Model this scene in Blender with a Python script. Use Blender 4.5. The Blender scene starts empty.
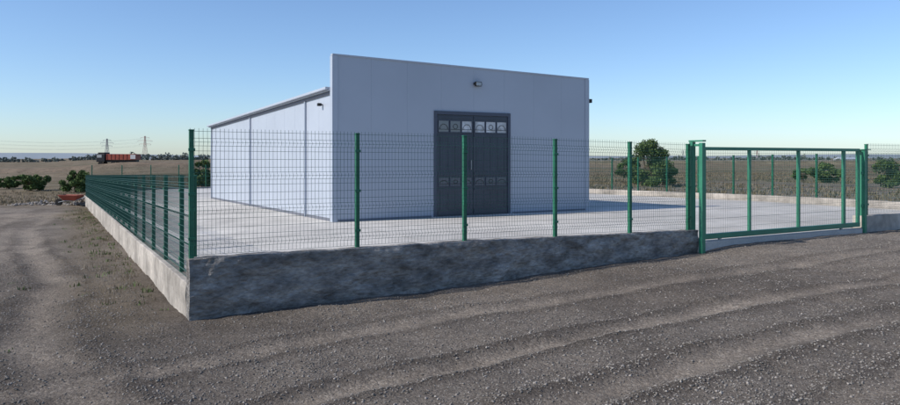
import bpy, math, random
import numpy as np
from mathutils import Vector, Matrix
random.seed(4); rng=np.random.default_rng(7)
scene=bpy.context.scene
CX,CY=-3.10,8.32
TX,TY=0.8725,0.4886
EYE=1.95
def W(t,s,z): return (CX+TX*t-TY*s, CY+TY*t+TX*s, z)

# ---------------------------------------------------------------- noise / terrain
def vnoise(x,y,sc,seed=0):
    x=np.asarray(x,float)/sc; y=np.asarray(y,float)/sc
    xi=np.floor(x); yi=np.floor(y); fx=x-xi; fy=y-yi
    fx=fx*fx*(3-2*fx); fy=fy*fy*(3-2*fy)
    def h(a,b):
        v=np.sin(a*127.1+b*311.7+seed*74.7)*43758.5453
        return v-np.floor(v)
    return (h(xi,yi)*(1-fx)+h(xi+1,yi)*fx)*(1-fy)+(h(xi,yi+1)*(1-fx)+h(xi+1,yi+1)*fx)*fy
def sst(a,b,x):
    k=np.clip((x-a)/(b-a),0,1); return k*k*(3-2*k)
def ts(x,y):
    dx=x-CX; dy=y-CY
    return TX*dx+TY*dy, -TY*dx+TX*dy
def trackd(x,y):
    t,s=ts(x,y)
    wob=0.8*(vnoise(x,y,6,3)-.5)+.14*(vnoise(x,y,.8,31)-.5)
    brk=.55+.9*vnoise(x,y,2.4,61)
    rut=np.zeros_like(t); berm=np.zeros_like(t)
    fr=sst(-7,-1,t+2)
    for c,k,st in ((-1.75,.004,.6),(-3.35,.016,1),(-4.75,.018,1),(-6.0,.002,.6),(-7.3,.026,.7)):
        d=s+wob-c+k*(t-4)**2
        rut=np.maximum(rut,np.exp(-(d/.16)**2)*fr*st); berm=np.maximum(berm,np.exp(-((np.abs(d)-.31)/.10)**2)*fr*st)
    fl=sst(-10,-3,s)
    for c,st in ((-1.9,.7),(-3.3,1),(-5.0,1),(-6.8,.9)):
        d=t+wob*1.3-c-0.011*np.clip(6-s,0,30)**2
        rut=np.maximum(rut,np.exp(-(d/.24)**2)*fl*st); berm=np.maximum(berm,np.exp(-((np.abs(d)-.40)/.12)**2)*fl*st)
    brk=np.clip(brk,0,1)
    return rut*brk,berm*brk
def tracks(x,y): return trackd(x,y)[0]
def terrain(x,y,micro=True):
    x=np.asarray(x,float); y=np.asarray(y,float)
    t,s=ts(x,y)
    g=np.interp(t,[-12,-3,0,2.2,3.9,5.5,7.1,8.6,9.6,14,20,40],[-.12,-.03,0,.08,.12,.19,.235,.28,.37,.39,.41,.43])
    z=g+.16*sst(0,9,-s)
    left=1-sst(-1,14,t)
    z=z-.020*np.clip(s,0,60)*left-.010*np.clip(s-20,0,60)*(1-left)
    r=np.hypot(x,y)
    z=z+(vnoise(x,y,35,9)-.5)*1.0*sst(45,110,r)+(vnoise(x,y,260,5)-.5)*3.0*sst(150,500,r)
    if micro:
        near=1-sst(40,90,r)
        z=z+near*((vnoise(x,y,1.7,1)-.5)*.055+(vnoise(x,y,.45,2)-.5)*.032+(vnoise(x,y,.16,4)-.5)*.018)-.02*near
        ru,be=trackd(x,y)
        z=z-.032*ru*near+.030*be*near*(.4+1.2*vnoise(x,y,.5,17))
    inside=sst(.0,.3,t)*sst(.0,.3,s)*(1-sst(19.8,20.1,t))*(1-sst(37.5,38,s))
    z=z-inside*.25
    return z

# ---------------------------------------------------------------- material helpers
def mat(name,col,rough=.8,metal=0,noise=None,bump=None,spec=.3,stretch=None):
    m=bpy.data.materials.new(name); m.use_nodes=True
    nt=m.node_tree; b=nt.nodes['Principled BSDF']
    b.inputs['Roughness'].default_value=rough; b.inputs['Metallic'].default_value=metal
    b.inputs['Specular IOR Level'].default_value=spec
    b.inputs['Base Color'].default_value=(*col,1)
    tc=nt.nodes.new('ShaderNodeTexCoord'); src=tc.outputs['Object']
    if stretch:
        mp=nt.nodes.new('ShaderNodeMapping'); mp.inputs['Rotation'].default_value=(0,0,-math.atan2(TY,TX)); 
        mp2=nt.nodes.new('ShaderNodeMapping'); mp2.inputs['Scale'].default_value=stretch
        nt.links.new(src,mp.inputs['Vector']); nt.links.new(mp.outputs[0],mp2.inputs['Vector']); src=mp2.outputs['Vector']
    if noise:
        cur=None
        for (sc,lo,hi,det) in noise:
            n=nt.nodes.new('ShaderNodeTexNoise'); n.inputs['Scale'].default_value=sc; n.inputs['Detail'].default_value=det
            nt.links.new(src,n.inputs['Vector'])
            mr=nt.nodes.new('ShaderNodeMapRange'); mr.inputs[1].default_value=.3; mr.inputs[2].default_value=.7
            mr.inputs[3].default_value=lo; mr.inputs[4].default_value=hi
            nt.links.new(n.outputs['Fac'],mr.inputs[0])
            if cur is None: cur=mr.outputs[0]
            else:
                mu=nt.nodes.new('ShaderNodeMath'); mu.operation='MULTIPLY'
                nt.links.new(cur,mu.inputs[0]); nt.links.new(mr.outputs[0],mu.inputs[1]); cur=mu.outputs[0]
        vm=nt.nodes.new('ShaderNodeVectorMath'); vm.operation='SCALE'; vm.inputs[0].default_value=col
        nt.links.new(cur,vm.inputs['Scale']); nt.links.new(vm.outputs[0],b.inputs['Base Color'])
    if bump:
        n=nt.nodes.new('ShaderNodeTexNoise'); n.inputs['Scale'].default_value=bump[0]; n.inputs['Detail'].default_value=8; n.inputs['Roughness'].default_value=.65
        nt.links.new(src,n.inputs['Vector'])
        bp=nt.nodes.new('ShaderNodeBump'); bp.inputs['Strength'].default_value=bump[1]; bp.inputs['Distance'].default_value=bump[2]
        nt.links.new(n.outputs['Fac'],bp.inputs['Height']); nt.links.new(bp.outputs[0],b.inputs['Normal'])
    return m

M={}
M['post']=mat('green_paint',(.015,.14,.075),.4,noise=[(3,.85,1.15,3)],spec=.5)
M['gate']=mat('gate_green_paint',(.035,.20,.12),.4,noise=[(3,.85,1.15,3)],spec=.5)
M['wire']=mat('green_wire',(.012,.075,.05),.45,spec=.5)
M['wall_front']=mat('rough_concrete',(.33,.31,.285),.95,noise=[(.8,.75,1.2,8),(5,.5,1.4,10),(24,.7,1.3,5)],bump=(9,1,.12),stretch=(.55,1,1.3))
M['wall_light']=mat('light_concrete',(.44,.40,.35),.9,noise=[(1.1,.6,1.2,8),(7,.8,1.15,6)],bump=(18,.6,.02))
M['slab']=mat('slab_concrete',(.56,.535,.495),.85,noise=[(.35,.78,1.1,6),(2.2,.86,1.08,7),(40,.92,1.06,2)],bump=(30,.15,.004),stretch=(1,1,1))
M['facade']=mat('grey_panel',(.385,.425,.49),.42,noise=[(.5,.95,1.05,4)],spec=.4)
M['side']=mat('white_panel',(.415,.455,.52),.42,noise=[(.6,.95,1.04,4)],spec=.4)
M['trim']=mat('light_trim',(.45,.49,.55),.4,spec=.4)
M['seam']=mat('dark_seam',(.16,.17,.20),.7)
M['joint']=mat('saw_cut_joint',(.33,.32,.30),.9)
M['door']=mat('anthracite_paint',(.042,.052,.074),.38,noise=[(2,.85,1.15,3)],spec=.5)
M['doorframe']=mat('anthracite_frame',(.075,.088,.12),.4)
M['pane']=mat('painted_reflection_pane',(.55,.57,.60),.25,spec=.6,noise=[(5,.5,1.2,4)])  # pale grey paints reflections into the pane colour
M['paned']=mat('dark_pane',(.12,.135,.16),.1,spec=.7)
M['black']=mat('black_plastic',(.02,.02,.022),.5)
M['glass']=mat('lamp_glass',(.3,.32,.34),.1,spec=.8)
M['steel']=mat('galvanised_steel',(.35,.36,.37),.45,.7)
M['red']=mat('red_paint',(.30,.07,.045),.5,noise=[(2,.7,1.15,3)])
M['white']=mat('white_paint',(.5,.5,.5),.5)
M['rubber']=mat('rubber',(.02,.02,.02),.9)
M['bark']=mat('bark',(.10,.075,.05),.95,noise=[(8,.6,1.3,4)])
M['rust']=mat('pylon_steel',(.22,.23,.25),.7)
M['pylon_red']=mat('pylon_red_steel',(.34,.22,.20),.7)
M['rubble']=mat('rubble_stone',(.28,.25,.22),.95,noise=[(4,.6,1.3,4)],bump=(10,.6,.03))
M['hill']=mat('hazy_hill',(.24,.28,.32),1,noise=[(.004,.85,1.15,5)],spec=0)  # aerial haze is mixed into the base colour

# ---------------------------------------------------------------- mesh builder
class B:
    def __init__(s): s.v=[]; s.f=[]; s.m=[]
    def box(s,t0,t1,s0,s1,z0,z1,mi=0,top=None):
        b=len(s.v)
        fz=lambda z,t,q: z(t,q) if callable(z) else z
        for z in (z0,z1):
            for (t,q) in ((t0,s0),(t1,s0),(t1,s1),(t0,s1)): s.v.append(W(t,q,fz(z,t,q)))
        for f in ((3,2,1,0),(4,5,6,7),(0,1,5,4),(1,2,6,5),(2,3,7,6),(3,0,4,7)):
            s.f.append([b+i for i in f]); s.m.append(mi)
    def wbox(s,x0,x1,y0,y1,z0,z1,mi=0):
        b=len(s.v)
        for z in (z0,z1):
            for p in ((x0,y0),(x1,y0),(x1,y1),(x0,y1)): s.v.append((*p,z))
        for f in ((3,2,1,0),(4,5,6,7),(0,1,5,4),(1,2,6,5),(2,3,7,6),(3,0,4,7)):
            s.f.append([b+i for i in f]); s.m.append(mi)
    def tube(s,pts,r,n=3,mi=0,cap=False):
        pts=[Vector(p) for p in pts]; b=len(s.v)
        rr=r if isinstance(r,(list,tuple)) else [r]*len(pts)
        for i,p in enumerate(pts):
            d=(pts[min(i+1,len(pts)-1)]-pts[max(i-1,0)]).normalized()
            a=Vector((0,0,1)) if abs(d.z)<.9 else Vector((1,0,0))
            u=d.cross(a).normalized(); w=d.cross(u)
            for k in range(n):
                an=2*math.pi*k/n+.4
                s.v.append(tuple(p+(u*math.cos(an)+w*math.sin(an))*rr[i]))
        for i in range(len(pts)-1):
            for k in range(n):
                s.f.append([b+i*n+k,b+i*n+(k+1)%n,b+(i+1)*n+(k+1)%n,b+(i+1)*n+k]); s.m.append(mi)
        if cap:
            s.f.append([b+k for k in range(n)][::-1]); s.m.append(mi)
            e=b+(len(pts)-1)*n; s.f.append([e+k for k in range(n)]); s.m.append(mi)
    def obj(s,name,mats,parent=None,bevel=0,smooth=False):
        me=bpy.data.meshes.new(name); me.from_pydata(s.v,[],s.f)
        for m in (mats if isinstance(mats,list) else [mats]): me.materials.append(m)
        me.polygons.foreach_set('material_index',s.m)
        if smooth: me.polygons.foreach_set('use_smooth',[True]*len(s.f))
        me.update()
        o=bpy.data.objects.new(name,me); scene.collection.objects.link(o)
        if parent: o.parent=parent
        if bevel:
            md=o.modifiers.new('bevel','BEVEL'); md.width=bevel; md.segments=2; md.limit_method='ANGLE'
        return o
def empty(name):
    o=bpy.data.objects.new(name,None); scene.collection.objects.link(o); return o

# ---------------------------------------------------------------- ground
def axis(lo,hi,step,far,gr):
    a=list(np.arange(lo,hi+1e-6,step)); st=step
    while a[-1]<far: st*=gr; a.append(a[-1]+st)
    st=step
    while a[0]>-far: st*=gr; a.insert(0,a[0]-st)
    return np.array(a)
xs=axis(-12,13,.06,5000,1.055)
ys=axis(3.8,17,.06,5000,1.045); ys=ys[ys>-60]
X,Y=np.meshgrid(xs,ys); Z=terrain(X,Y)
nx,ny=len(xs),len(ys)
co=np.stack([X.ravel(),Y.ravel(),Z.ravel()],1)
idx=np.arange(nx*ny).reshape(ny,nx)
fa=np.stack([idx[:-1,:-1],idx[:-1,1:],idx[1:,1:],idx[1:,:-1]],-1).reshape(-1,4)
me=bpy.data.meshes.new('gravel_ground')
me.vertices.add(len(co)); me.vertices.foreach_set('co',co.ravel())
me.loops.add(fa.size); me.loops.foreach_set('vertex_index',fa.ravel())
me.polygons.add(len(fa)); me.polygons.foreach_set('loop_start',np.arange(0,fa.size,4)); me.polygons.foreach_set('loop_total',np.full(len(fa),4))
me.polygons.foreach_set('use_smooth',np.ones(len(fa),bool))
me.update(calc_edges=True)
T,S=ts(X,Y); R=np.hypot(X,Y)
n1=vnoise(X,Y,5,11); n2=vnoise(X,Y,1.2,12); n3=vnoise(X,Y,22,13)
soil=sst(38,60,R+8*(n1-.5))
soil=np.maximum(soil,np.exp(-((T+.75+.5*(n1-.5))/.6)**2)*sst(-1.5,2,S)*(T<0.3)*.6)
soil=np.maximum(soil,sst(3,5,np.abs(T+4.2+.02*S)+2*(n1-.5))*sst(12,24,S)*(T<0))
soil=np.clip(soil*(.65+.7*n2),0,1)
RU,BE=trackd(X,Y)
light=RU*.75+sst(.5,.8,n1)*.3
light=np.maximum(light,RU*1.2*(T<-1)*(S>1))
light=np.maximum(light,np.exp(-((T+4.2)/2.2)**2)*sst(0,6,S)*.45*(.5+n2)*(T<-.8))
light=np.maximum(light,np.exp(-(((X+18.5)/4)**2+((Y-31)/1.6)**2))*1.6*(.5+n2))
light=np.clip(light,0,1.3)
dark=np.clip(BE*.85+sst(.5,.85,vnoise(X,Y,3.2,21))*.55+sst(.5,.8,n3)*.3,0,1)*(1-.8*np.clip(RU,0,1))
ca=me.color_attributes.new('masks','FLOAT_COLOR','POINT')
ca.data.foreach_set('color',np.stack([soil.ravel(),light.ravel(),dark.ravel(),np.ones(soil.size)],1).astype(np.float32).ravel())
gm=bpy.data.materials.new('gravel_and_soil'); gm.use_nodes=True; nt=gm.node_tree; bs=nt.nodes['Principled BSDF']
bs.inputs['Roughness'].default_value=1; bs.inputs['Specular IOR Level'].default_value=.1
N=nt.nodes.new; L=nt.links.new
tc=N('ShaderNodeTexCoord'); at=N('ShaderNodeAttribute'); at.attribute_name='masks'
sp=N('ShaderNodeSeparateColor'); L(at.outputs['Color'],sp.inputs[0])
def noise(sc,det=4,rough=.6):
    n=N('ShaderNodeTexNoise'); n.inputs['Scale'].default_value=sc; n.inputs['Detail'].default_value=det; n.inputs['Roughness'].default_value=rough
    L(tc.outputs['Object'],n.inputs['Vector']); return n.outputs['Fac']
def ramp(src,stops):
    r=N('ShaderNodeValToRGB'); L(src,r.inputs[0])
    e=r.color_ramp.elements
    while len(e)<len(stops): e.new(.5)
    for q,(p,c) in zip(e,stops): q.position=p; q.color=(*c,1)
    return r.outputs[0]
def mix(f,a,b,mode='MIX'):
    m=N('ShaderNodeMix'); m.data_type='RGBA'; m.blend_type=mode
    if isinstance(f,float): m.inputs[0].default_value=f
    else: L(f,m.inputs[0])
    for i,q in ((6,a),(7,b)):
        if isinstance(q,tuple): m.inputs[i].default_value=(*q,1)
        else: L(q,m.inputs[i])
    return m.outputs[2]
vo=N('ShaderNodeTexVoronoi'); vo.inputs['Scale'].default_value=45; L(tc.outputs['Object'],vo.inputs['Vector'])
sv=N('ShaderNodeSeparateColor'); L(vo.outputs['Color'],sv.inputs[0])
stone=ramp(sv.outputs[0],[(0,(.115,.100,.086)),(.45,(.21,.184,.158)),(.8,(.29,.255,.22)),(1,(.46,.42,.375))])
fine=ramp(noise(110,3),[(.3,(.125,.108,.093)),(.7,(.325,.285,.245))])
grav=mix(.55,stone,fine)
grav=mix(1.0,grav,ramp(noise(.9,8,.7),[(.3,(.66,.65,.64)),(.7,(1.28,1.26,1.22))]),'MULTIPLY')
grav=mix(sp.outputs[2],grav,mix(1.0,grav,(.56,.55,.55),'MULTIPLY'))
grav=mix(sp.outputs[1],grav,mix(1.0,grav,(1.42,1.39,1.34),'MULTIPLY'))
so=ramp(noise(.22,8,.7),[(.3,(.10,.078,.050)),(.5,(.18,.142,.095)),(.7,(.29,.235,.165))])
so=mix(ramp(noise(.035,5),[(.50,(0,0,0)),(.66,(.6,.6,.6))]),so,(.10,.10,.055))
so=mix(1.0,so,ramp(noise(6,6,.7),[(.3,(.7,.7,.7)),(.7,(1.25,1.25,1.25))]),'MULTIPLY')
L(mix(sp.outputs[0],grav,so),bs.inputs['Base Color'])
b1=N('ShaderNodeBump'); b1.inputs['Strength'].default_value=1; b1.inputs['Distance'].default_value=.013; L(vo.outputs['Distance'],b1.inputs['Height']); b1.invert=True
b2=N('ShaderNodeBump'); b2.inputs['Strength'].default_value=1; b2.inputs['Distance'].default_value=.06; L(noise(8,8,.75),b2.inputs['Height']); L(b1.outputs[0],b2.inputs['Normal'])
L(b2.outputs[0],bs.inputs['Normal'])
me.materials.append(gm)
go=bpy.data.objects.new('gravel_ground',me); scene.collection.objects.link(go)

def stones(name,n,xr,yr,r0,r1,bias=2.2):
    x=rng.uniform(*xr,n); y=yr[0]+(yr[1]-yr[0])*rng.random(n)**bias
    t,s=ts(x,y); keep=~((t>-.25)&(s>-.12))
    x,y=x[keep],y[keep]; n=len(x)
    ru,be=trackd(x,y); pr=np.clip(.20+.8*vnoise(x,y,1.1,55)+.5*be-ru*.95,0.04,1)
    keep=rng.random(n)<pr; x,y=x[keep],y[keep]; n=len(x)
    r=r0+(r1-r0)*rng.random(n)**3.5; z=terrain(x,y)
    base=np.array([(1,0,0),(0,1,0),(-1,0,0),(0,-1,0),(0,0,.8),(0,0,-.8)],float)
    v=base[None]*(rng.uniform(.6,1.25,(n,6,1))*r[:,None,None])+rng.normal(0,.2,(n,6,3))*r[:,None,None]
    a=rng.uniform(0,6.28,n); c,q=np.cos(a),np.sin(a)
    vx=v[...,0]*c[:,None]-v[...,1]*q[:,None]; vy=v[...,0]*q[:,None]+v[...,1]*c[:,None]
    v=np.stack([vx+x[:,None],vy+y[:,None],v[...,2]*.8+(z+r*.2)[:,None]],-1)
    tri=np.array([(0,1,4),(1,2,4),(2,3,4),(3,0,4),(1,0,5),(2,1,5),(3,2,5),(0,3,5)])
    f=(tri[None]+6*np.arange(n)[:,None,None]).reshape(-1,3)
    m=bpy.data.meshes.new(name); m.vertices.add(6*n); m.vertices.foreach_set('co',v.ravel())
    m.loops.add(f.size); m.loops.foreach_set('vertex_index',f.ravel())
    m.polygons.add(len(f)); m.polygons.foreach_set('loop_start',np.arange(0,f.size,3)); m.polygons.foreach_set('loop_total',np.full(len(f),3))
    m.update(calc_edges=True)
    col=rng.choice([.11,.17,.22,.27,.36],n,p=[.2,.3,.27,.18,.05])
    col=np.repeat(col,6); ca=m.color_attributes.new('c','FLOAT_COLOR','POINT')
    ca.data.foreach_set('color',np.stack([col,col*.91,col*.81,np.ones_like(col)],1).astype(np.float32).ravel())
    mt=bpy.data.materials.new('stone_mix'); mt.use_nodes=True; k=mt.node_tree
    aa=k.nodes.new('ShaderNodeAttribute'); aa.attribute_name='c'; k.links.new(aa.outputs['Color'],k.nodes['Principled BSDF'].inputs['Base Color'])
    k.nodes['Principled BSDF'].inputs['Roughness'].default_value=.95
    m.materials.append(mt); o=bpy.data.objects.new(name,m); scene.collection.objects.link(o)
stones('loose_gravel',250000,(-10,12),(4.6,15),.004,.017,1.9)

# ---------------------------------------------------------------- slab
def slabz(t,s):
    e=.36-.018*s; m=.45-.014*max(0,s-6.9)
    k=min(max(t/4.2,0),1); k=k*k*(3-2*k)
    if s<0: return .45 if t>8.5 else e*(1-k)+m*k
    return e*(1-k)+m*k
b=B()
tt=[.2,.8,1.6,2.4,3.2,4.2,6,8,8.75,10,12,13.55,16,19.9]; ss=[.2,2,4,6.9,10,14,18,22,26,30,34,37.8]
for i in range(len(tt)-1):
    for j in range(len(ss)-1):
        q=len(b.v)
        for (t,s) in ((tt[i],ss[j]),(tt[i+1],ss[j]),(tt[i+1],ss[j+1]),(tt[i],ss[j+1])): b.v.append(W(t,s,slabz(t,s)))
        b.f.append([q,q+1,q+2,q+3]); b.m.append(0)
b.obj('concrete_slab',M['slab'])
b=B(); b.box(8.665,13.6,-.06,.2,.1,.446); b.obj('gateway_sill',M['slab'],bevel=.01)
b=B()
for k in range(1,9): 
    t=k*2.2
    if t>12.1: b.box(t,t+.008,.3,6.8,.43,.453)
for s in (3.1,6.0): b.box(4.3,19.8,s,s+.008,.43,.453)
for t in (4.4,6.6,8.8,11.0): b.box(t,t+.008,.3,6.7,.43,.4535)
b.obj('slab_joint',M['joint'])

# ---------------------------------------------------------------- plinth walls
def fwt(t): return float(np.interp(t,[0,3.9,8.65],[.738,.725,.645]))
def roughwall(name,t0,t1,s0,s1,zt,zb,material,step=.09,amp=.012,rows=9,top_amp=.004):
    along_t=(t1-t0)>(s1-s0); Ln=(t1-t0) if along_t else (s1-s0)
    n=max(2,int(Ln/step)); b=B()
    secs=[]
    for i in range(n+1):
        a=Ln*i/n; pos=(t0+a) if along_t else (s0+a)
        top=zt(pos)+top_amp*2*(float(vnoise(a,0,.25,41))-.5)+(random.uniform(-.3,.3)*top_amp); bot=zb(pos); ring=[]
        for k in range(rows):
            f=k/(rows-1); z=bot+(top-bot)*f
            d=amp*(float(vnoise(a*1.0,z*1.6+5,.34,3))+.7*float(vnoise(a,z*1.4,.13,8))+.4*float(vnoise(a,z,.06,18))-1.05)
            if k==rows-1: d*=.4
            ring.append((z,-d))
        sec=[]
        lo,hi=(s0,s1) if along_t else (t0,t1)
        for (z,d) in ring: sec.append((lo+d,z))
        sec.append((lo+.012,top+.010)); sec.append((hi-.012,top+.010)); sec.append((hi,top)); sec.append((hi,bot))
        for (o,z) in sec:
            b.v.append(W(pos,o,z) if along_t else W(o,pos,z))
        secs.append(len(sec))
    m=secs[0]
    for i in range(n):
        for k in range(m):
            b.f.append([i*m+k,(i+1)*m+k,(i+1)*m+(k+1)%m,i*m+(k+1)%m]); b.m.append(0)
    b.f.append(list(range(m))); b.m.append(0); b.f.append([n*m+k for k in range(m)][::-1]); b.m.append(0)
    return b.obj(name,material)
roughwall('concrete_wall',.0,8.66,0,.2,fwt,lambda p:-.25,M['wall_front'],amp=.055,step=.04,rows=26,top_amp=.008)
roughwall('concrete_wall',0,.2,.204,38,lambda p:.42-.018*p,lambda p:-.35-.022*p,M['wall_light'],step=.15,amp=.02,rows=12,top_amp=.008)
roughwall('concrete_wall',13.66,26,0,.2,lambda p:.70-.002*(p-13.6),lambda p:0,M['wall_light'],amp=.02)
roughwall('concrete_wall',20,20.2,.204,38,lambda p:.66-.014*max(0,p-6),lambda p:-.5,M['wall_light'],step=.3)
roughwall('concrete_wall',.204,19.996,37.8,38,lambda p:.1,lambda p:-1,M['wall_light'],step=.4)

# ---------------------------------------------------------------- mesh fences
def fence(name,axis_,const,a0,a1,posts,base,h=1.53,pr=.027,post_mat='post',wr=.0023,out=-1):
    root=empty(name)
    P=(lambda a,o,z: W(a,const+o,z)) if axis_=='t' else (lambda a,o,z: W(const+o,a,z))
    b=B()
    for a in posts:
        z0=base(a); 
        if axis_=='t': b.box(a-pr,a+pr,const-pr,const+pr,z0-.06,z0+h)
        else: b.box(const-pr,const+pr,a-pr,a+pr,z0-.06,z0+h)
        c=pr+.004
        if axis_=='t': b.box(a-c,a+c,const-c,const+c,z0+h,z0+h+.015)
        else: b.box(const-c,const+c,a-c,a+c,z0+h,z0+h+.015)
        for f in (.15,.5,.85):
            z=z0+h*f
            if axis_=='t': b.box(a-.04,a+.04,const-pr-.012,const-pr+.004,z-.018,z+.018)
            else: b.box(const-pr-.012,const-pr+.004,a-.04,a+.04,z-.018,z+.018)
    b.obj('posts',M[post_mat],root,bevel=.004)
    b=B(); o0=-pr-.008
    folds=(.10,.37,.64,.91)
    prof=[(0.02,0)]
    for f in folds:
        prof+=[(f-.03,0),(f,out*.035),(f+.03,0)]
    prof.append((1.02,0))
    n=int((a1-a0)/.05)
    for i in range(n+1):
        a=a0+(a1-a0)*i/n; z0=base(a)
        b.tube([P(a,o0+o,z0+h*f) for f,o in prof],wr)
    hs=[]
    for f in folds: hs+=[(f-.03,0),(f,out*.035),(f+.03,0)]
    hs+=[(.02,0),(.17,0),(.23,0),(.30,0),(.44,0),(.505,0),(.57,0),(.71,0),(.775,0),(.84,0),(.995,0)]
    seg=max(1,int((a1-a0)/1.6))
    for f,o in hs:
        b.tube([P(a0+(a1-a0)*i/seg,o0+o+out*.004,base(a0+(a1-a0)*i/seg)+h*f) for i in range(seg+1)],wr*1.15)
    b.obj('mesh_panels',M['wire'],root)
    return root
fposts=[.04,2.17,3.854,5.519,7.106,8.50]
fence('mesh_fence','t',.10,.02,8.52,fposts,lambda a:fwt(a)+.012)
fence('mesh_fence','s',.10,.22,37.9,[.26]+[1.25+1.6*k for k in range(23)],lambda a:.43-.0215*a,h=1.3)
fence('mesh_fence','t',.10,13.95,25.9,[14.0+1.65*k for k in range(8)],lambda a:.71-.002*(a-13.6))
fence('mesh_fence','s',20.10,.3,37.9,[.42+1.6*k for k in range(24)],lambda a:.67-.014*max(0,a-6),h=1.4)
fence('mesh_fence','t',37.9,.3,19.9,[.4+1.62*k for k in range(13)],lambda a:.11,h=1.4)

# ---------------------------------------------------------------- sliding gate
g=empty('sliding_gate')
b=B()
gs=[8.78,10.02,11.49,12.99,13.50]
zt,zb_=2.14,.53
so_=-.01
for i,t in enumerate(gs):
    w=.03 if i in (0,3,4) else .022
    b.box(t-w,t+w,so_-.03,so_+.03,zb_+.05,zt-.05)
b.box(8.75,13.53,so_-.031,so_+.031,zt-.05,zt+.01)
b.box(8.75,13.53,so_-.036,so_+.036,zb_-.04,zb_+.05)
b.obj('frame',M['gate'],g,bevel=.004)
b=B()
n=int((13.5-8.8)/.05)
for i in range(n+1):
    t=8.81+4.66*i/n
    b.tube([W(t,so_,zb_+.04),W(t,so_,zt-.04)],.0020)
for k in range(9):
    z=zb_+.15+k*.17
    b.tube([W(8.8,so_-.003,z),W(13.5,so_-.003,z)],.0024)
b.obj('mesh_infill',M['wire'],g)
b=B(); b.box(8.67,13.62,-.04,.02,.447,.462); b.obj('ground_rail',M['steel'],g)
b=B()
for t in (9.2,12.9):
    c=Vector(W(t,so_,.485)); 
    pts=[tuple(c+Vector((-TY,TX,0))*q) for q in (-.02,.02)]
    b.tube(pts,.03,12,cap=True)
b.obj('rollers',M['steel'],g)
gp=empty('gate_post')
b=B()
b.box(8.575,8.655,.06,.14,.60,2.24); b.box(8.575,8.655,-.16,-.08,.25,2.22); b.box(8.57,8.66,-.17,.15,2.242,2.27)
b.box(8.59,8.64,-.06,.04,2.16,2.2)
b.obj('guide_posts',M['gate'],gp,bevel=.004)
gp=empty('gate_post')
b=B(); b.box(13.62,13.70,-.09,-.02,.3,2.12); b.box(13.74,13.82,.05,.13,.65,2.12); b.box(13.60,13.84,-.1,.14,2.122,2.14)
for z in (.9,1.6): b.box(13.56,13.618,-.07,-.04,z,z+.06)
b.obj('catch_posts',M['gate'],gp,bevel=.004)

# ---------------------------------------------------------------- hall
hall=empty('industrial_hall')
T0,T1,S0,S1=4.26,11.955,6.87,21.87
ptop=lambda t:4.36-.15*(t-T0)/(T1-T0)
eave=lambda s:3.56-.3*(s-S0)/15
b=B(); n=8; pw=(T1-T0)/n
D0,D1,DZ=6.936,9.25,3.15
for i in range(n):
    p,q=T0+i*pw+.0012,T0+(i+1)*pw-.0012
    cuts=sorted({p,q,*[d for d in (D0,D1) if p<d<q]})
    for u,v in zip(cuts[:-1],cuts[1:]):
        mid=(u+v)/2
        zb=DZ if D0<mid<D1 else .30
        b.box(u,v,S0,S0+.1,zb,lambda t,s:ptop(t))
b.obj('front_wall',M['facade'],hall)
b=B()
b.box(T0-.02,T1+.02,S0-.02,S0+.12,lambda t,s:ptop(t),lambda t,s:ptop(t)+.04)
b.obj('parapet_cap',M['facade'],hall,bevel=.004)
b=B(); b.box(T0-.025,T0-.001,S0-.022,S0+.14,.30,4.355); b.box(T0,T0+.11,S0-.022,S0-.001,.30,lambda t,s:ptop(t)-.003)
b.box(T1+.001,T1+.025,S0-.022,S0+.14,.30,4.2); b.box(T1-.11,T1,S0-.022,S0-.001,.30,lambda t,s:ptop(t)-.003)
b.obj('corner_trim',M['facade'],hall)
b=B(); b.box(T0+.12,D0-.08,S0-.018,S0-.001,.38,.50); b.box(D1+.08,T1-.12,S0-.018,S0-.001,.38,.50)
b.box(T0+.012,T0+.028,S0+.16,S1,lambda t,s:slabz(5,s)-.05,lambda t,s:slabz(5,s)+.07)
b.obj('base_flashing',M['seam'],hall)
b=B(); js=[S0+.13,S0+1.1,S0+2.13]+[S0+2.13+1.0*k for k in range(1,13)]+[S1]
for a,c in zip(js[:-1],js[1:]):
    b.box(T0+.03,T0+.12,a+.003,c-.003,.05,lambda t,s:eave(s))
    b.box(T1-.12,T1-.03,a+.003,c-.003,.05,lambda t,s:eave(s)-.1)
b.obj('side_walls',M['side'],hall)
b=B(); b.box(T0+.12,T1-.12,S0+.12,S1-.12,.0,3.0); b.box(T0+.05,T0+.118,S0+.13,S1-.05,.02,3.2); b.obj('inner_core',M['facade'],hall)
b=B(); b.box(T0+.03,T1-.03,S1,S1+.1,0,3.24); b.obj('back_wall',M['side'],hall)
b=B(); b.box(T0-.06,T1+.06,S0+.145,S1+.2,lambda t,s:eave(s)-.02-.05*(t-T0)/7,lambda t,s:eave(s)+.07-.05*(t-T0)/7)
b.obj('roof',M['trim'],hall)
b=B(); b.box(T0-.14,T0-.062,S0+.15,S1+.2,lambda t,s:eave(s)+.01,lambda t,s:eave(s)+.075)
b.obj('gutter',M['side'],hall,bevel=.01)
b=B(); b.box(T0-.012,T0+.028,S0+.16,S1,lambda t,s:eave(s)-.09,lambda t,s:eave(s)-.03); b.obj('eave_flashing',M['seam'],hall)
b=B()
for s in (S0+2.13,S0+8.13,S1-.1): b.box(T0-.02,T0+.028,s-.03,s+.03,.2,lambda t,q:eave(q)-.1)
b.obj('downpipes',M['facade'],hall)
b=B()
for s in (S0+2.13,S0+8.13,S1-.1): b.box(T0-.004,T0+.026,s+.034,s+.05,.2,lambda t,q:eave(q)-.1)
b.obj('panel_joints',M['seam'],hall)
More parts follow.
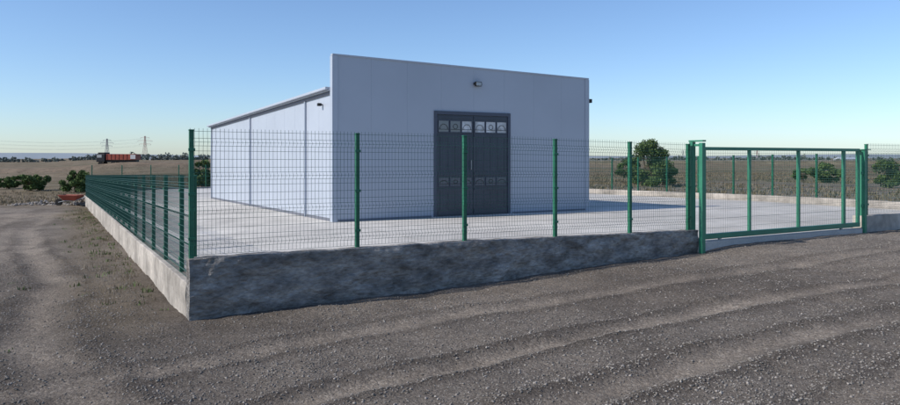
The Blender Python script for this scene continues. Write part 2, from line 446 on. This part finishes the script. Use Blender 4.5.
# door
b=B(); f=S0-.03
b.box(D0,D0+.08,f,S0+.09,.40,DZ-.002); b.box(D1-.08,D1,f,S0+.09,.40,DZ-.002); b.box(D0+.08,D1-.08,f,S0+.09,DZ-.09,DZ-.002)
b.obj('door_frame',M['doorframe'],hall,bevel=.004)
mid=(D0+D1)/2
b=B(); pb=B(); pd=B(); fr=B(); orn=B()
for (a,c) in ((D0+.085,mid-.006),(mid+.006,D1-.085)):
    b.box(a,c,S0+.0,S0+.05,.47,DZ-.095)
    for (z0,z1) in ((.5,.62),(1.10,1.18),(1.50,1.58),(2.5,2.56),(2.97,3.02)):
        b.box(a+.02,c-.02,S0-.012,S0-.001,z0,z1)
    w=(c-a-.04)/3
    for k in range(3):
        u,v=a+.02+k*w+.025,a+.02+(k+1)*w-.025
        tgt=pb if (a>mid or k==2) else pd
        tgt.box(u,v,S0-.008,S0-.001,2.62,2.90)
        pd.box(u,v,S0-.008,S0-.001,1.24,1.44)
        for (z0,z1) in ((2.62,2.90),(1.24,1.44)):
            fr.box(u-.014,u,S0-.016,S0-.001,z0-.014,z1+.014); fr.box(v,v+.014,S0-.016,S0-.001,z0-.014,z1+.014)
            fr.box(u,v,S0-.016,S0-.001,z0-.014,z0); fr.box(u,v,S0-.016,S0-.001,z1,z1+.014)
            cz=(z0+z1)/2; hh=(z1-z0)*.5; cu=(u+v)/2; ww=(v-u)/2
            if (k%2)==0:
                orn.tube([W(cu+ww*.8*math.cos(q/8*math.pi),S0-.014,cz-hh*.5+hh*.9*math.sin(q/8*math.pi)) for q in range(9)],.006,4)
            else:
                orn.tube([W(cu+ww*.45*math.cos(q/10*6.283),S0-.014,cz+hh*.45*math.sin(q/10*6.283)) for q in range(11)],.006,4)
            orn.tube([W(cu-ww,S0-.013,cz-hh*.55),W(cu+ww,S0-.013,cz-hh*.55)],.005,4)
    for k in range(5):
        u=a+.1+k*(c-a-.2)/4
        b.box(u-.006,u+.006,S0-.006,S0-.001,1.6,2.48)
        b.box(u-.006,u+.006,S0-.006,S0-.001,.64,1.08)
b.obj('door_leaves',M['door'],hall); pb.obj('light_panes',M['pane'],hall); pd.obj('dark_panes',M['paned'],hall); fr.obj('pane_frames',M['doorframe'],hall)
orn.obj('pane_ornaments',M['black'],hall)
b=B(); b.box(mid-.10,mid-.085,S0-.07,S0-.055,1.65,1.9); b.box(mid-.10,mid-.085,S0-.055,S0-.013,1.65,1.67); b.box(mid-.10,mid-.085,S0-.055,S0-.013,1.88,1.9)
b.obj('door_handle',M['steel'],hall)
b=B(); b.box(D0-.1,D1+.1,S0-.35,S0-.03,.40,.465); b.obj('door_step',M['slab'],hall,bevel=.01)
def lamp(t,s,z):
    b=B(); b.box(t-.09,t+.09,s-.11,s-.05,z-.06,z+.06,0); b.box(t-.075,t+.075,s-.116,s-.111,z-.045,z+.045,1)
    b.box(t-.105,t-.092,s-.1,s-.003,z-.02,z+.02,0); b.box(t+.092,t+.105,s-.1,s-.003,z-.02,z+.02,0); b.box(t-.105,t+.105,s-.015,s-.002,z+.02,z+.04,0)
    b.obj('floodlight',[M['black'],M['glass']],hall,bevel=.004)
lamp(8.2,S0,3.88)
b=B()
b.box(T0-.10,T0-.01,S0+.78,S0+.87,3.22,3.29); b.box(T0-.01,T0+.03,S0+.8,S0+.85,3.24,3.27)
b.box(T1+.06,T1+.2,S0+.05,S0+.2,3.55,3.66); b.box(T1+.026,T1+.06,S0+.1,S0+.14,3.59,3.62)
b.obj('wall_lamps',M['black'],hall,bevel=.006)

# ---------------------------------------------------------------- vegetation
def leafmat(name,c0,c1):
    m=bpy.data.materials.new(name); m.use_nodes=True; k=m.node_tree; p=k.nodes['Principled BSDF']
    a=k.nodes.new('ShaderNodeAttribute'); a.attribute_name='c'
    x=k.nodes.new('ShaderNodeMix'); x.data_type='RGBA'; x.inputs[6].default_value=(*c0,1); x.inputs[7].default_value=(*c1,1)
    k.links.new(a.outputs['Fac'],x.inputs[0]); k.links.new(x.outputs[2],p.inputs['Base Color']); p.inputs['Roughness'].default_value=.7
    p.inputs['Specular IOR Level'].default_value=.2
    return m
LM=leafmat('foliage',(.04,.07,.022),(.13,.19,.06)); LD=leafmat('dry_stems',(.11,.088,.052),(.27,.22,.14)); LF=leafmat('hazy_foliage',(.11,.14,.13),(.19,.21,.19))  # LF: distance haze painted into the far foliage tones
def leaves(cent,rad,n,size,seed=0):
    r=np.random.default_rng(seed); k=len(cent); cent=np.array(cent,float); rad=np.array(rad,float)
    ci=r.integers(0,k,n); d=r.normal(0,1,(n,3)); d/=np.linalg.norm(d,axis=1)[:,None]
    p=cent[ci]+d*(rad[ci]*r.random(n)**.45)[:,None]*np.array([1,1,.8])
    u=r.normal(0,1,(n,3)); u/=np.linalg.norm(u,axis=1)[:,None]
    w=np.cross(u,r.normal(0,1,(n,3))); w/=np.linalg.norm(w,axis=1)[:,None]
    s=size*r.uniform(.5,1.3,n)[:,None]
    v=np.stack([p-u*s,p+w*s*.5,p+u*s,p-w*s*.5],1).reshape(-1,3)
    tone=r.uniform(0,1,k)[ci]*.6+r.random(n)*.4
    return v,np.repeat(tone,4)
def leafmesh(name,v,tone,m):
    f=np.arange(len(v)).reshape(-1,4); me=bpy.data.meshes.new(name)
    me.vertices.add(len(v)); me.vertices.foreach_set('co',v.ravel())
    me.loops.add(f.size); me.loops.foreach_set('vertex_index',f.ravel())
    me.polygons.add(len(f)); me.polygons.foreach_set('loop_start',np.arange(0,f.size,4)); me.polygons.foreach_set('loop_total',np.full(len(f),4))
    me.update(calc_edges=True)
    ca=me.color_attributes.new('c','FLOAT_COLOR','POINT'); ca.data.foreach_set('color',np.stack([tone,tone,tone,np.ones_like(tone)],1).astype(np.float32).ravel())
    me.materials.append(m); return me
def uw(u,y,off=0): return ((u-450)/700*y+off,y)
def plant(name,x,y,w,h,n,size,seed,trunk=.25,low=False):
    r=random.Random(seed); z=float(terrain(x,y)); root=empty(name); root.location=(x,y,z)
    cent=[];rad=[]
    k=int(14+w*5)
    for i in range(k):
        an=r.uniform(0,6.28); q=r.random()**.5; fz=r.random()
        env=math.sin(math.pi*(.18+.72*fz))**.7
        cent.append((math.cos(an)*q*w*.42*env,math.sin(an)*q*w*.42*env,h*(trunk*.6+(1-trunk*.6)*fz*.88)+r.uniform(-.05,.05)*h)); rad.append(r.uniform(.10,.2)*min(w,h*1.3))
    b=B()
    for j in range(3 if not low else 5):
        x0=r.uniform(-.05,.05)*w; tx=r.uniform(-.3,.3)*w; ty=r.uniform(-.3,.3)*w
        b.tube([(x0,0,-.1),(x0+tx*.25,ty*.25,h*.3),(x0+tx*.6,ty*.6,h*.6),(x0+tx,ty,h*.88)],[.028*h,.02*h,.012*h,.004*h],6)
        for q in range(3):
            c=cent[r.randrange(k)]; b.tube([(x0+tx*.4,ty*.4,h*.42),((tx*.4+c[0])/2,(ty*.4+c[1])/2,(h*.42+c[2])/2+.05),c],[.012*h,.008*h,.003*h],5)
    b.obj('limbs',M['bark'],root)
    v,t=leaves(cent,rad,n,size,seed)
    o=bpy.data.objects.new('foliage',leafmesh('foliage',v,t,LM)); scene.collection.objects.link(o); o.parent=root
plant('young_tree',*uw(650,38),2.5,2.6,10000,.07,5,trunk=.1)
plant('young_tree',*uw(632,41),1.9,1.7,4500,.07,31,trunk=.1)
plant('shrub',*uw(664,40),1.5,1.5,3500,.07,2,low=True)
plant('shrub',*uw(822,44),2.6,1.2,5000,.08,3,low=True)
plant('shrub',*uw(803,47),1.6,.8,3000,.08,4,low=True)
plant('shrub',*uw(888,36),1.9,1.4,5000,.07,5,low=True)
plant('shrub',*uw(30,66),4.4,1.5,7000,.11,7,low=True)
plant('shrub',*uw(8,70),3.4,1.1,4000,.11,8,low=True)
plant('shrub',*uw(76,62),2.9,2.0,6000,.10,9,low=True)
plant('shrub',*uw(203,50),1.9,2.1,5000,.10,10,low=True)

cent=[];rad=[];r=random.Random(5)
for (u0,u1,d,h,n) in ((-80,210,520,3.0,140),(560,980,600,3.6,220),(560,760,300,1.3,30),(760,980,330,1.9,50)):
    for i in range(n):
        u=r.uniform(u0,u1); y=d*r.uniform(.92,1.15); x=(u-450)/700*y; hh=h*r.uniform(.35,1.1)*(0.5+float(vnoise(x,0,40,2)))
        z=float(terrain(x,y,False)); 
        for q in range(3): cent.append((x+r.uniform(-1,1)*h,y,z+hh*(.2+.3*q))); rad.append(hh*r.uniform(.35,.6))
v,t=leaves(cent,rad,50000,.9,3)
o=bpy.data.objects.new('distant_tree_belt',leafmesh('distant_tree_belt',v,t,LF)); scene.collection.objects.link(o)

def tufts(name,pts,h0,h1,blades,m,seed,wd=.006,spread=.05):
    r=np.random.default_rng(seed); pts=np.array(pts); n=len(pts)
    z=terrain(pts[:,0],pts[:,1]); P=np.repeat(np.column_stack([pts,z]),blades,0); N_=len(P)
    a=r.uniform(0,6.28,N_); hh=np.repeat(r.uniform(h0,h1,n),blades)*r.uniform(.5,1,N_); ln=hh*r.uniform(.1,.9,N_)
    base=P+np.column_stack([r.normal(0,spread,N_),r.normal(0,spread,N_),np.full(N_,-.01)])
    side=np.column_stack([-np.sin(a),np.cos(a),np.zeros(N_)])*wd*r.uniform(.6,1.4,N_)[:,None]
    dirv=np.column_stack([np.cos(a),np.sin(a),np.zeros(N_)])*ln[:,None]; up=np.column_stack([np.zeros(N_),np.zeros(N_),hh])
    v=np.stack([base-side,base+side,base+side*.3+dirv+up,base-side*.3+dirv+up],1).reshape(-1,3)
    t=np.repeat(np.clip(r.random(N_),0,1),4)
    o=bpy.data.objects.new(name,leafmesh(name,v,t,m)); scene.collection.objects.link(o)
r=np.random.default_rng(11)
pts=[W(-.06-abs(r.normal(0,.4)),1.5+32*r.random()**.8,0)[:2] for i in range(420)]
tufts('dry_grass',pts,.03,.10,10,LD,1,.004,.07)
pts=[W(-.1-abs(r.normal(0,.45)),r.uniform(1,30),0)[:2] for i in range(160)]+[W(r.uniform(-8,-1),r.uniform(-3,8),0)[:2] for i in range(8)]
tufts('green_weeds',pts,.03,.10,10,LM,2,.008)
pts=[]
while len(pts)<7000:
    y=42+110*r.random()**1.6; u=r.uniform(-30,930)
    x=(u-450)/700*y; t_,s_=ts(np.array(x),np.array(y))
    if -1<t_<21 and 0<s_<38.5: continue
    if vnoise(x,y,9,30)>.45: pts.append((x,y))
for i in range(1800):
    tq=r.uniform(20.6,34); sq=r.uniform(1,38); pts.append(W(tq,sq,0)[:2])
tufts('meadow_grass',pts,.05,.24,7,LD,3,.018,.12)

# ---------------------------------------------------------------- far things
b=B(); n=160
for i in range(n):
    x=-3400+6800*i/(n-1); y=3000
    h=float(9+ 12*vnoise(x,0,900,3)+3*vnoise(x,0,160,6))
    if x<-600: h+=2
    b.v+= [(x,y,-12),(x,y+40,h),(x,y+600,h-2)]
    if i: 
        q=3*i; b.f+= [[q-3,q,q+1,q-2],[q-2,q+1,q+2,q-1]]; b.m+=[0,0]
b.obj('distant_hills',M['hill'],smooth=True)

# elevated road on the right: earth bank, deck edge and guard rail
er=empty('elevated_road')
b=B(); c_=B(); p_=B()
for i in range(60):
    x=30+i*4.0; y=262+x*.12; g0=float(terrain(x,y,False)); h=1.15
    b.v+=[(x,y-6,g0-1.5),(x,y,h-.35),(x,y+9,h-.35),(x,y+16,g0-1.5)]
    c_.v+=[(x,y-.1,h-.36),(x,y-.1,h),(x,y+.3,h),(x,y+.3,h-.36)]
    if i:
        q=4*i
        for k in range(3): b.f.append([q-4+k,q+k,q+k+1,q-3+k]); b.m.append(0)
        for k in range(4): c_.f.append([q-4+k,q+k,q+(k+1)%4,q-4+(k+1)%4]); c_.m.append(0)
    p_.wbox(x-.08,x+.08,y+.05,y+.2,h,h+.5)
b.obj('bank',mat('dry_bank',(.20,.165,.11),1,noise=[(.3,.7,1.25,6)]),er,smooth=True)
c_.obj('deck_edge',M['wall_light'],er); p_.obj('guard_posts',M['steel'],er)

def pylon(x,y,h,m,kind=0):
    z=float(terrain(x,y,False)); b=B(); th=.16 if kind==0 else .22
    w0,w1=h*.10,h*.02
    def leg(f): return w0+(w1-w0)*min(1,f/.85)
    lv=[0,.18,.34,.48,.6,.7,.8,.9,1.0]
    for sx in (-1,1):
        for sy in (-1,1):
            b.tube([(x+sx*leg(f),y+sy*leg(f),z+h*f) for f in lv],th,4)
    for f0,f1 in zip(lv[:-1],lv[1:]):
        for sy in (-1,1):
            b.tube([(x-leg(f0),y+sy*leg(f0),z+h*f0),(x+leg(f1),y+sy*leg(f1),z+h*f1)],th*.6)
            b.tube([(x+leg(f0),y+sy*leg(f0),z+h*f0),(x-leg(f1),y+sy*leg(f1),z+h*f1)],th*.6)
    tips=[]
    for f,a in ((.66,.24),(.80,.30),(.93,.18)):
        for sx in (-1,1):
            b.tube([(x,y,z+h*(f+.035)),(x+sx*a*h,y,z+h*f)],th*.7); b.tube([(x,y,z+h*f-.3),(x+sx*a*h,y,z+h*f)],th*.7)
            b.tube([(x+sx*a*h,y,z+h*f),(x+sx*a*h,y,z+h*(f-.045))],th*.8); tips.append(Vector((x+sx*a*h,y,z+h*(f-.045))))
    b.obj('electricity_pylon',m); return tips
ta=pylon(*uw(145,760),26,M['pylon_red'])
tb=pylon(*uw(107,820),25,M['rust'],1)
tc_=pylon(*uw(757,1000),14,M['pylon_red'])
td=pylon(*uw(683,1150),15,M['rust'])
te=pylon(*uw(-60,620),24.5,M['rust'])
b=B()
for A,Bq in ((ta,te),(tc_,td)):
    for p,q in zip(A,Bq):
        b.tube([p.lerp(q,i/12)+Vector((0,0,-5*(1-(2*i/12-1)**2))) for i in range(13)],.04)
b.obj('power_lines',M['rust'])

def house(name,x,y,w,d,h,wallm,roofm,rh):
    z=float(terrain(x,y,False))-.3; root=empty(name)
    b=B(); b.wbox(x-w/2,x+w/2,y,y+d,z,z+h); b.obj('walls',wallm,root)
    b=B(); b.v=[(x-w/2-.3,y-.3,z+h),(x+w/2+.3,y-.3,z+h),(x+w/2+.3,y+d+.3,z+h),(x-w/2-.3,y+d+.3,z+h),(x-w/2,y+d/2,z+h+rh),(x+w/2,y+d/2,z+h+rh)]
    b.f=[[0,1,5,4],[2,3,4,5],[0,4,3],[1,2,5],[3,2,1,0]]; b.m=[0]*5; b.obj('roof',roofm,root)
    b=B(); k=max(2,int(w/4))
    for i in range(k):
        c=x-w/2+w*(i+.5)/k; b.wbox(c-.5,c+.5,y-.05,y-.002,z+h*.4,z+h*.75)
    b.obj('windows',M['paned'],root)
house('distant_house',*uw(850,420),10,9,2.4,M['white'],M['trim'],1.2)
house('distant_warehouse',*uw(172,600),40,14,2.6,M['white'],M['trim'],.8)

tr=empty('dump_truck'); x0,y0=uw(96,150); z=float(terrain(x0,y0))+.9
b=B(); b.wbox(x0,x0+1.9,y0,y0+2.4,z+.55,z+2.3); b.wbox(x0+.3,x0+1.9,y0+.1,y0+2.3,z+2.3,z+2.6); b.obj('cab',M['black'],tr,bevel=.12)
b=B(); b.wbox(x0+.2,x0+1.2,y0-.02,y0-.003,z+1.5,z+2.1); b.obj('window',M['glass'],tr)
b=B(); b.wbox(x0+2.2,x0+8.6,y0+.0,y0+2.4,z+1.0,z+2.25)
for i in range(8): b.wbox(x0+2.3+i*.85,x0+2.4+i*.85,y0-.08,y0-.003,z+1.0,z+2.25)
b.obj('tipper_body',M['red'],tr,bevel=.04)
b=B(); b.wbox(x0+.2,x0+8.4,y0+.5,y0+1.9,z+.5,z+.98); b.obj('chassis',M['black'],tr)
b=B(); b.wbox(x0+7.4,x0+8.5,y0-.1,y0-.082,z+1.2,z+2.1); b.obj('tail_panel',M['white'],tr)
b=B()
for wx in (.9,3.6,5.9,7.1):
    for wy in (0.02,2.1): b.tube([(x0+wx,y0+wy,z+.1),(x0+wx,y0+wy+.3,z+.1)],.5,16,cap=True)
b.obj('wheels',M['rubber'],tr)
b=B()
for i in range(40):
    x=-125+i*2.6; 
    h=float(terrain(x,y0,False))+.32+.5*min(1,i/5,(39-i)/8)+.1*random.random()
    b.v+=[(x,y0-7,float(terrain(x,y0-7,False))-.4),(x,y0-2,h),(x,y0+6,h),(x,y0+12,h-2.5)]
    if i:
        q=4*i
        for k in range(3): b.f.append([q-4+k,q+k,q+k+1,q-3+k]); b.m.append(0)
b.obj('earth_embankment',mat('bare_soil',(.17,.13,.09),1,noise=[(.4,.7,1.25,6),(3,.8,1.2,5)],bump=(2,.8,.2)),smooth=True)

wb=empty('wheelbarrow'); x,y=uw(72,40); z=float(terrain(x,y))
b=B(); 
b.v=[(x-.35,y-.3,z+.32),(x+.35,y-.3,z+.32),(x+.35,y+.3,z+.32),(x-.35,y+.3,z+.32),(x-.6,y-.42,z+.62),(x+.5,y-.42,z+.6),(x+.5,y+.42,z+.6),(x-.6,y+.42,z+.62)]
b.f=[[3,2,1,0],[0,1,5,4],[1,2,6,5],[2,3,7,6],[3,0,4,7]]; b.m=[0]*5
o=b.obj('tray',M['red'],wb); md=o.modifiers.new('s','SOLIDIFY'); md.thickness=.02
b=B()
for sy in (-.25,.25):
    b.tube([(x-.75,y+sy*.2,z+.2),(x-.3,y+sy,z+.29),(x+.4,y+sy,z+.33),(x+1.0,y+sy*1.2,z+.55)],.02,6)
    b.tube([(x+.3,y+sy,z+.32),(x+.4,y+sy,z),(x+.1,y+sy,z+.3)],.018,6)
b.obj('frame',M['steel'],wb)
b=B(); b.tube([(x-.75,y-.05,z+.2),(x-.75,y+.05,z+.2)],.2,16,cap=True); b.obj('wheel',M['rubber'],wb)
def pile(name,cx,cy,rad,h,n,seed,m):
    r=random.Random(seed); b=B()
    for i in range(n):
        a=r.uniform(0,6.28); q=r.random()**.7; px=cx+math.cos(a)*q*rad; py=cy+math.sin(a)*q*rad*.6; pz=float(terrain(px,py))+h*(1-q)*r.random(); s=r.uniform(.05,.16)
        k=len(b.v)
        for v in ((1,0,0),(0,1,0),(-1,0,0),(0,-1,0),(0,0,.8),(0,0,-.8)): b.v.append((px+v[0]*s*r.uniform(.6,1.3),py+v[1]*s*r.uniform(.6,1.3),pz+v[2]*s*r.uniform(.6,1.3)))
        for f in ((0,1,4),(1,2,4),(2,3,4),(3,0,4),(1,0,5),(2,1,5),(3,2,5),(0,3,5)): b.f.append([k+j for j in f]); b.m.append(0)
    b.obj(name,m)
pile('rubble_pile',uw(82,40.6)[0],40.8,1.0,.35,90,1,M['rubble'])
pile('rubble_pile',uw(40,42)[0],42,1.8,.2,80,2,M['rubble'])

# ---------------------------------------------------------------- light, sky, camera
EL=math.radians(38); hx,hy=-.93,-.37; nn=math.hypot(hx,hy); hx/=nn; hy/=nn
tosun=Vector((hx*math.cos(EL),hy*math.cos(EL),math.sin(EL)))
ld=bpy.data.lights.new('sun','SUN'); ld.energy=4.4; ld.angle=math.radians(.5); ld.color=(1,.94,.86)
lo=bpy.data.objects.new('sun',ld); scene.collection.objects.link(lo); lo.rotation_euler=(-tosun).to_track_quat('-Z','Y').to_euler()
w=bpy.data.worlds.new('World'); scene.world=w; w.use_nodes=True; nt=w.node_tree
sk=nt.nodes.new('ShaderNodeTexSky'); sk.sky_type='NISHITA'; sk.sun_disc=False; sk.sun_elevation=EL; sk.sun_rotation=math.atan2(hx,hy)
sk.altitude=900; sk.air_density=1.0; sk.dust_density=.9; sk.ozone_density=3
mx=nt.nodes.new('ShaderNodeMix'); mx.data_type='RGBA'; mx.blend_type='MULTIPLY'; mx.inputs[0].default_value=1; mx.inputs[7].default_value=(.90,.985,1.10,1)
nt.links.new(sk.outputs[0],mx.inputs[6])
bg=nt.nodes['Background']; bg.inputs['Strength'].default_value=.145; nt.links.new(mx.outputs[2],bg.inputs['Color'])
cd=bpy.data.cameras.new('camera'); cam=bpy.data.objects.new('camera',cd); scene.collection.objects.link(cam)
cam.location=(0,0,EYE); cam.rotation_euler=(math.radians(90),0,0)
cd.sensor_width=36; cd.lens=28; cd.shift_y=-44.5/900; cd.clip_end=20000; cd.clip_start=.1
scene.camera=cam
scene.view_settings.view_transform='Standard'; scene.view_settings.look='None'; scene.view_settings.exposure=0
